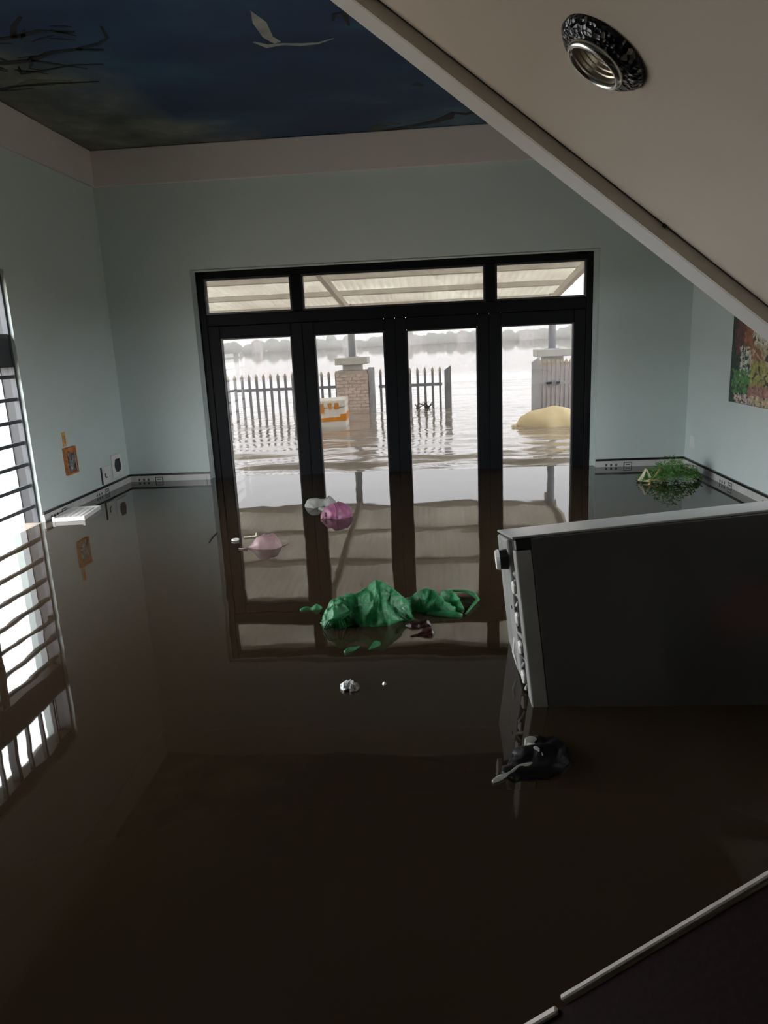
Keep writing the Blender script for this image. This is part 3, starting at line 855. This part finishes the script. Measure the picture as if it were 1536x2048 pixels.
# ------------------------------------------------------------------ poster on the right wall
ps = thing('garden_poster', 'unframed garden photograph print on the wall behind the stairs', 'poster', (XR-.002, 0, 0))
PY0, PY1, PZ0, PZ1 = 3.42, 4.462, .552, 1.26
MB().box(-.008, 0, PY0, PY1, PZ0, PZ1).obj('backing', 'poster_dark', ps)
rgp = random.Random(21)
def pyz(u, v_): return 4.46-(u-1461)*.00659, 1.049-(v_-632)*.00292
regions = [('poster_maroon', 1468, 1504, 640, 704, 120, 5), ('poster_rust', 1488, 1504, 655, 690, 50, 5), ('poster_cream', 1505, 1600, 590, 692, 150, 9), ('poster_white', 1480, 1506, 692, 748, 110, 3.2),
           ('poster_sand', 1504, 1600, 690, 726, 110, 7), ('poster_rust', 1500, 1522, 690, 722, 25, 4), ('poster_green', 1466, 1506, 738, 782, 120, 4), ('poster_lime', 1504, 1600, 722, 768, 150, 6),
           ('poster_rose', 1499, 1600, 766, 786, 130, 5), ('poster_blossom', 1473, 1512, 784, 806, 110, 2.6), ('poster_sand', 1508, 1600, 786, 812, 110, 5), ('poster_dark', 1462, 1470, 640, 802, 30, 4)]
for li, (mt, u0, u1, v0, v1, n, sz) in enumerate(regions):
    mb = MB()
    for k in range(n):
        u = rgp.uniform(u0, u1); v_ = rgp.uniform(v0, v1); y, z = pyz(u, v_)
        L = sz*.0066*rgp.uniform(.5, 1.1); H = sz*.0029*rgp.uniform(.6, 1.3); a = rgp.uniform(0, PI)
        pl = []
        for q in range(6):
            t_ = 2*PI*q/6
            dy = L*math.cos(t_)*math.cos(a)-H*math.sin(t_)*math.sin(a); dz = L*math.cos(t_)*math.sin(a)*.5+H*math.sin(t_)*math.cos(a)
            pl.append((min(max(y+dy, PY0+.003), PY1-.003), min(max(z+dz, PZ0+.003), PZ1-.003)))
        x = -.0082-.000001*(li*160+k)
        mb.add([(x, q[0], q[1]) for q in pl], [tuple(range(6))])
    mb.obj('printed_patch', mt, ps)

# ------------------------------------------------------------------ fittings on the left wall
eb = thing('wall_box', 'rusty orange open electrical box with grey wiring and tag', 'electrical box', (XL, 4.345, .258))
MB().box(0, .006, -.068, .066, 0, .172).obj('back_plate', 'rust_orange', eb, bevel=.002)
MB().box(.006, .022, -.068, -.058, 0, .172).box(.006, .022, .056, .066, 0, .172).box(.006, .022, -.058, .056, .162, .172).box(.006, .022, -.058, .056, 0, .008).obj('rim', 'rust_orange', eb)
rgw = random.Random(4)
for k in range(9):
    pts = [(.012+rgw.uniform(0, .01), rgw.uniform(-.05, .05), rgw.uniform(.01, .15)) for q in range(5)]
    MB().tube(pts, .0045, 6).obj('wire', 'steel_grey' if k % 3 else 'white_plastic', eb, smooth=True)
MB().box(.006, .016, -.04, .0, .04, .09).obj('terminal', 'steel_dark', eb, bevel=.002)
MB().box(.006, .015, .0, .04, .03, .06).obj('terminal', 'black_plastic', eb, bevel=.002)
tg = MB().box(0, .006, -.05, -.012, .182, .272).obj('tag', 'tag_orange', eb, bevel=.002)
MB().box(.006, .008, -.038, -.024, .20, .25).obj('tag_slot', 'rust_orange', tg)
so = thing('wall_socket', 'white wall socket plate just above the tiled border', 'socket', (XL, 4.81, .105))
MB().box(0, .010, -.062, .062, 0, .122).obj('plate', 'white_plastic', so, bevel=.003)
MB().box(0, .0095, -.072, -.064, 0, .122).obj('painted_shadow', 'steel_black', so)  # black strip painted as the shade along the plate's edge
MB().box(.010, .0115, -.030, -.014, .045, .075).obj('pin_hole', 'black_plastic', so)
MB().box(.010, .0115, -.018, .004, .040, .048).obj('pin_hole', 'black_plastic', so)
sb = thing('speaker_outlet', 'white outlet plate with dark oval cover in the room corner', 'outlet', (XL, 5.0, .125))
MB().box(0, .010, -.085, .075, -.005, .160).obj('plate', 'white_plastic', sb, bevel=.003)
MB().tube([(.010, -.005, .078), (.016, -.005, .078)], [.048, .045], 20).obj('dark_cover', 'black_plastic', sb)
MB().box(.010, .015, -.042, .034, .035, .125).obj('cover_block', 'black_plastic', sb, bevel=.004)
rp = thing('wall_patch', 'faint ochre patch of filler on the poster wall near the corner', 'patch', (XR, 5.06, .175))
MB().box(-.003, 0, -.045, .045, 0, .09).obj('patch', 'stringer_paint', rp, bevel=.001)

# ------------------------------------------------------------------ floating odds and ends
tr_ = thing('slatted_tray', 'white plastic slatted tray floating by the tiled border', 'tray', (-2.205, 4.10, WZ+.004), (0, 0, .13))
tm = MB().box(-.092, .092, -.15, -.143, -.004, .020).box(-.092, .092, .143, .15, -.004, .020).box(-.092, -.085, -.143, .143, -.004, .020).box(.085, .092, -.143, .143, -.004, .020)
tm.obj('rim', 'white_plastic', tr_, bevel=.001)
MB().box(-.085, .085, -.143, .143, -.004, .000).obj('base', 'steel_black', tr_)
ss = None
for k in range(11):
    y = -.13+.026*k
    if ss is None:
        ss = MB().box(-.085, .085, -.004, .004, .004, .012).obj('slat', 'white_plastic', tr_); ss.location = (0, y, 0)
    else: inst(ss, tr_, (0, y, 0))
for x in (-.05, -.017, .017, .05):
    MB().box(x-.0035, x+.0035, -.143, .143, .005, .013).obj('cross_slat', 'white_plastic', tr_)
for (x, y) in ((-.087, -.146), (.087, -.146)):
    MB().box(x-.008, x+.008, y-.006, y+.006, -.006, .026).obj('corner_foot', 'white_plastic', tr_, bevel=.002)

gb = thing('green_bag', 'large crumpled green plastic bag floating in mid room', 'plastic bag', (-.25, 2.36, WZ))
loft([(-.150, .0, 0, .035, .040), (-.125, 0, 0, .065, .068), (-.085, 0, 0, .08, .084), (-.045, .01, 0, .085, .080), (-.01, .01, 0, .09, .098), (.03, .01, 0, .092, .122), (.065, .0, 0, .085, .102), (.10, -.01, 0, .066, .066), (.135, -.03, 0, .03, .024), (.160, -.045, 0, .006, .006)],
     n=72, amp=.011, nscale=19, seed=2.2, depth=.25, sub=10).obj('body', 'bag_green', gb, smooth=True)
loft([(-.165, -.035, 0, .02, .02), (-.14, -.045, 0, .045, .055), (-.11, -.05, .004, .06, .07), (-.075, -.052, .005, .045, .066), (-.05, -.05, .004, .012, .05)], n=40, amp=.012, nscale=20, seed=4, depth=.3, sub=6, fold=.006, foldn=9).obj('gathered_end', 'bag_green', gb, smooth=True)
for k in range(7):
    a = -.5+.16*k
    MB().tube([(-.055-.01*k*.5, -.10, .062-.002*k), (-.085-.008*k, -.106-.002*k, .035), (-.075-.013*k, -.10-.003*k, .002)], [.004, .0035, .002], 6).obj('fold', 'bag_green', gb, smooth=True)
loft([(.115, .055, 0, .018, .030), (.15, .08, 0, .03, .030), (.185, .09, .0, .045, .052), (.22, .08, 0, .05, .050), (.26, .055, 0, .036, .026), (.30, .04, 0, .012, .010)], n=36, amp=.014, nscale=20, seed=7, depth=.3, sub=6).obj('side_lobe', 'bag_green', gb, smooth=True)
loft([(.20, .02, 0, .008, .008), (.25, .01, 0, .016, .012), (.30, .0, 0, .018, .014), (.325, -.005, 0, .006, .006)], n=20, amp=.006, nscale=30, seed=8, depth=.4, sub=4).obj('trailing_edge', 'bag_green', gb, smooth=True)
MB().tube([(.262, .20, .014), (.30, .205, .020), (.345, .195, .020), (.375, .17, .016), (.386, .125, .012), (.36, .06, .010), (.336, .0, .006)], [.010, .008, .009, .011, .008, .006, .004], 8, .6).obj('handle', 'bag_green', gb, smooth=True)
loft([(.262, .20, .0, .010, .018), (.285, .15, .0, .022, .030), (.30, .10, 0, .02, .024), (.32, .05, 0, .012, .012)], n=20, amp=.012, nscale=32, seed=6, depth=.3, sub=5).obj('crumpled_mouth', 'bag_green', gb, smooth=True)

def scrap(name, label, cat, mat, loc, rz, st, amp=.004, nscale=30, seed=1.0, n=18, group=None, smooth=True):
    t = thing(name, label, cat, (loc[0], loc[1], WZ), (0, 0, rz), group)
    loft(st, n=n, amp=amp, nscale=nscale, seed=seed, depth=.5, sub=4).obj('body', mat, t, smooth=smooth)
    return t
scrap('green_scrap', 'small twist of green plastic floating beyond the large green bag', 'plastic scrap', 'bag_green', (-.478, 2.445), .25, [(-.04, 0, 0, .004, .005), (-.02, .004, 0, .010, .012), (.0, 0, 0, .008, .008), (.022, -.003, 0, .013, .018), (.04, 0, 0, .004, .006)], seed=3)
scrap('green_scrap', 'green plastic corner poking up in front of the large bag, nearest its gathered end', 'plastic scrap', 'bag_green', (-.284, 2.085), .85, [(-.032, 0, 0, .006, .008), (-.01, 0, 0, .008, .012), (.01, 0, 0, .008, .008), (.032, 0, 0, .002, .003)], seed=5)
scrap('green_scrap', 'rounded green plastic corner in front of the large bag, nearest the brown wrapper', 'plastic scrap', 'bag_green', (-.216, 2.110), 1.0, [(-.03, 0, 0, .002, .003), (-.008, 0, 0, .007, .009), (.012, 0, 0, .011, .014), (.028, 0, 0, .005, .006)], seed=6)
w1 = scrap('brown_wrapper', 'glossy dark brown wrapper beside the green bag, farther of two', 'wrapper', 'wrapper_brown', (-.08, 2.28), .05, [(-.045, 0, 0, .004, .004), (-.022, 0, 0, .018, .016), (.005, 0, 0, .022, .014), (.030, -.005, 0, .016, .018), (.044, -.01, 0, .004, .004)], amp=.009, seed=7)
w2 = scrap('brown_wrapper', 'glossy dark brown wrapper with pointed end, nearer of two', 'wrapper', 'wrapper_brown', (-.062, 2.20), .40, [(-.046, 0, 0, .002, .002), (-.02, 0, 0, .010, .008), (.008, 0, 0, .020, .014), (.03, 0, 0, .016, .014), (.042, 0, 0, .004, .006)], amp=.008, seed=9)
scrap('foil_ball', 'crumpled silver foil wrapper floating alone on the dark water', 'foil', 'foil', (-.262, 1.828), 0, [(-.028, 0, 0, .006, .010), (-.016, .002, 0, .018, .014), (.0, 0, 0, .018, .019), (.014, -.002, 0, .016, .013), (.027, 0, 0, .006, .011)], amp=.010, nscale=110, seed=2, n=30, smooth=False)
scrap('foil_speck', 'tiny bright foil speck near the crumpled foil', 'foil', 'foil', (-.166, 1.848), 0, [(-.006, 0, 0, .002, .002), (0, 0, 0, .006, .008), (.006, 0, 0, .002, .003)], amp=.002, seed=2)
pk = thing('pink_bag', 'bright pink knotted plastic bag beside a grey one', 'plastic bag', (-.57, 3.90, WZ), (0, 0, .22))
loft([(-.085, -.02, 0, .022, .026), (-.06, -.01, 0, .055, .055), (-.02, 0, 0, .07, .076), (.03, .0, 0, .07, .072), (.065, 0, 0, .052, .056), (.082, 0, 0, .028, .034)], n=32, amp=.010, nscale=14, seed=3, depth=.3, sub=6).obj('body', 'bag_pink', pk, smooth=True)
MB().tube([(-.02, -.01, .076), (-.012, -.045, .064), (-.012, -.07, .035), (-.02, -.078, .008)], [.006, .005, .004, .003], 8).obj('knot_fold', 'bag_pink', pk, smooth=True)
MB().tube([(-.07, -.03, .03), (-.09, -.05, .012), (-.10, -.055, .004)], [.008, .006, .003], 8).obj('tail', 'bag_pale_pink', pk, smooth=True)
gy = thing('grey_bag', 'translucent grey plastic bag touching the bright pink one', 'plastic bag', (-.715, 4.19, WZ), (0, 0, .12))
loft([(-.095, 0, 0, .012, .008), (-.06, 0, 0, .05, .042), (-.02, 0, 0, .06, .050), (.02, 0, 0, .045, .032), (.06, .0, 0, .05, .040), (.095, 0, 0, .012, .012)], n=32, amp=.014, nscale=18, seed=12, depth=.3, sub=6).obj('body', 'bag_grey', gy, smooth=True)
loft([(.0, -.09, 0, .01, .01), (.03, -.13, 0, .028, .026), (.055, -.17, 0, .024, .02), (.075, -.19, 0, .006, .008)], n=20, amp=.010, nscale=24, seed=14, depth=.3).obj('loose_corner', 'bag_grey', gy, smooth=True)
pp = thing('pale_pink_bag', 'pale pink plastic bag trailing a thin tail, alone near the doors', 'plastic bag', (-.855, 3.30, WZ), (0, 0, .1))
loft([(-.09, -.01, 0, .006, .005), (-.06, -.005, 0, .018, .016), (-.03, 0, 0, .04, .042), (.01, 0, 0, .05, .062), (.05, 0, 0, .045, .055), (.075, 0, 0, .028, .026), (.088, .0, 0, .004, .004)], n=32, amp=.009, nscale=20, seed=16, depth=.3, sub=6).obj('body', 'bag_pale_pink', pp, smooth=True)
MB().tube([(-.08, -.02, .006), (-.10, -.03, .004), (-.12, -.02, .004)], [.006, .004, .002], 6).obj('tail', 'bag_pale_pink', pp, smooth=True)
MB().tube([(.085, .03, .012), (.11, .05, .008)], [.004, .002], 6).obj('corner_wisp', 'bag_pale_pink', pp)
rn = thing('bottle_ring', 'tiny white plastic ring floating beside the pale pink bag', 'ring', (-1.033, 3.425, WZ))
rv = [(.016*math.cos(a*PI/8), .016*math.sin(a*PI/8), .006) for a in range(17)]
MB().tube(rv, .0042, 8).obj('ring', 'white_plastic', rn, smooth=True)
sk_ = thing('white_stick', 'thin pale stick floating beyond the pale pink bag', 'stick', (-.968, 3.48, WZ+.004), (0, 0, .2))
MB().tube([(-.035, 0, 0), (0, .002, .001), (.028, 0, .002)], .0045, 6).obj('rod', 'leaf_cream', sk_)
MB().tube([(.028, -.006, .002), (.030, .006, .018)], [.005, .003], 6).obj('knob', 'leaf_cream', sk_)
tw = thing('twig', 'short dark twig floating near the glazed door frame', 'twig', (-1.172, 3.50, WZ+.003), (0, 0, 1.65))
MB().tube([(-.10, 0, 0), (0, .006, .001), (.10, 0, .0)], [.0025, .004, .002], 6).obj('stem', 'wood_dark', tw)
MB().tube([(.02, .004, .001), (.05, .02, .006)], [.0025, .001], 5).obj('side_shoot', 'wood_dark', tw)

bb_ = thing('black_bag', 'black plastic bag with highlights built as pale creases near the fridge', 'plastic bag', (.20, 1.46, WZ))
loft([(-.06, -.06, 0, .02, .004), (-.03, -.035, 0, .045, .010), (.005, -.01, 0, .06, .018), (.03, .03, 0, .055, .024), (.045, .07, 0, .04, .022), (.055, .10, 0, .015, .008)], n=40, amp=.008, nscale=20, seed=18, depth=.3, sub=6).obj('body', 'bag_black', bb_, smooth=True)
loft([(-.098, -.076, .002, .003, .005), (-.082, -.064, .003, .006, .008), (-.060, -.050, .005, .003, .004), (-.035, -.036, .010, .006, .008), (-.006, -.022, .013, .002, .003)], n=14, amp=.002, nscale=40, seed=3, depth=.6).obj('highlight_crease', 'bag_grey', bb_, smooth=True)  # pale film pieces stand in for highlights on the black plastic
loft([(-.012, .052, .012, .004, .018), (-.002, .054, .014, .007, .020), (.012, .056, .014, .004, .016), (.018, .056, .014, .001, .008)], n=14, amp=.003, nscale=40, seed=6, depth=.8).obj('highlight_flap', 'bag_grey', bb_, smooth=True)
loft([(-.006, .046, .018, .004, .006), (.006, .030, .020, .008, .009), (.016, .014, .020, .006, .007), (.021, -.004, .018, .002, .004)], n=12, amp=.002, nscale=40, seed=9, depth=.8).obj('highlight_crease', 'bag_grey', bb_, smooth=True)

# feathery herb bunch in the corner
hb = thing('herb_bunch', 'bunch of feathery green herb floating below the corner border', 'herbs', (1.46, 4.63, WZ))
rgh = random.Random(31)
fol = MB()
for k in range(1500):
    a = rgh.uniform(0, 2*PI); rr = math.sqrt(rgh.random())
    x = .20*rr*math.cos(a)+.035; y = .09*rr*math.sin(a)
    hmax = .150*(1-rr*rr*.85)*(1+.35*noise.noise(Vector((x*12, y*12, 3))))
    z = hmax*rgh.uniform(.15, 1.0)
    d = Vector((rgh.gauss(0, 1)+x*3, rgh.gauss(0, 1), rgh.uniform(-.2, 1.2))).normalized()*rgh.uniform(.012, .03)
    s = d.cross(Vector((rgh.gauss(0, 1), rgh.gauss(0, 1), rgh.gauss(0, 1)))).normalized()*rgh.uniform(.002, .0055)
    p0 = Vector((x, y, z))
    fol.add([p0-s*.4, p0+d*.5-s, p0+d, p0+d*.5+s], [(0, 1, 2, 3)])
fol.obj('foliage', 'leaf_green', hb)
for k in range(8):
    a = rgh.uniform(-.8, .8)
    MB().tube([(-.13, rgh.uniform(-.02, .02), .012), (-.02, a*.04, .04+rgh.uniform(0, .03)), (.10, a*.09, .03+rgh.uniform(0, .06))], [.0035, .003, .002], 5).obj('stem', 'leaf_green', hb)
def leafm(pts, th=.0015):
    m_ = MB(); n = len(pts)
    m_.add([Vector(q)+Vector((0, -th, 0)) for q in pts]+[Vector(q)+Vector((0, th, 0)) for q in pts], [tuple(range(n)), tuple(reversed(range(n, 2*n)))]+[(k, n+k, n+(k+1) % n, (k+1) % n) for k in range(n)])
    return m_
leafm([(-.175, -.03, .012), (-.15, -.02, .045), (-.125, -.015, .088), (-.118, -.02, .080), (-.135, -.025, .035), (-.15, -.03, .008)]).obj('cream_leaf', 'leaf_cream', hb)
leafm([(-.12, -.02, .088), (-.108, -.02, .070), (-.085, -.02, .030), (-.10, -.02, .026), (-.115, -.02, .06)]).obj('cream_leaf', 'leaf_cream', hb)
leafm([(-.155, -.05, .010), (-.10, -.05, .026), (-.07, -.05, .018), (-.10, -.05, .004)]).obj('cream_leaf', 'leaf_cream', hb)
MB().tube([(-.11, -.05, .012), (-.06, -.06, .018), (.0, -.06, .010)], .006, 7).obj('root_stalk', 'stem_ochre', hb, smooth=True)
MB().tube([(-.10, -.055, .014), (-.12, -.10, .006), (-.13, -.12, .003)], .006, 7).obj('root_stalk', 'stem_ochre', hb, smooth=True)
MB().tube([(-.09, -.04, .012), (-.06, -.03, .05), (-.04, -.03, .085)], [.006, .005, .006], 7).obj('root_stalk', 'stem_ochre', hb, smooth=True)

# ------------------------------------------------------------------ lake mist between the yard and the far shore
m, nt, p = nmat('mist')
nt.nodes.remove(p)
vsn = nt.nodes.new('ShaderNodeVolumeScatter'); vsn.inputs['Color'].default_value = (0.97, 0.97, 0.97, 1); vsn.inputs['Density'].default_value = 0.020
nt.links.new(vsn.outputs[0], nt.nodes['Material Output'].inputs['Volume'])
ms = MB().box(-230, 230, 236, 283, WZ+.02, 11).obj('mist', 'mist')
tag(ms, 'bank of pale mist hugging the far shore', 'mist', kind='stuff')
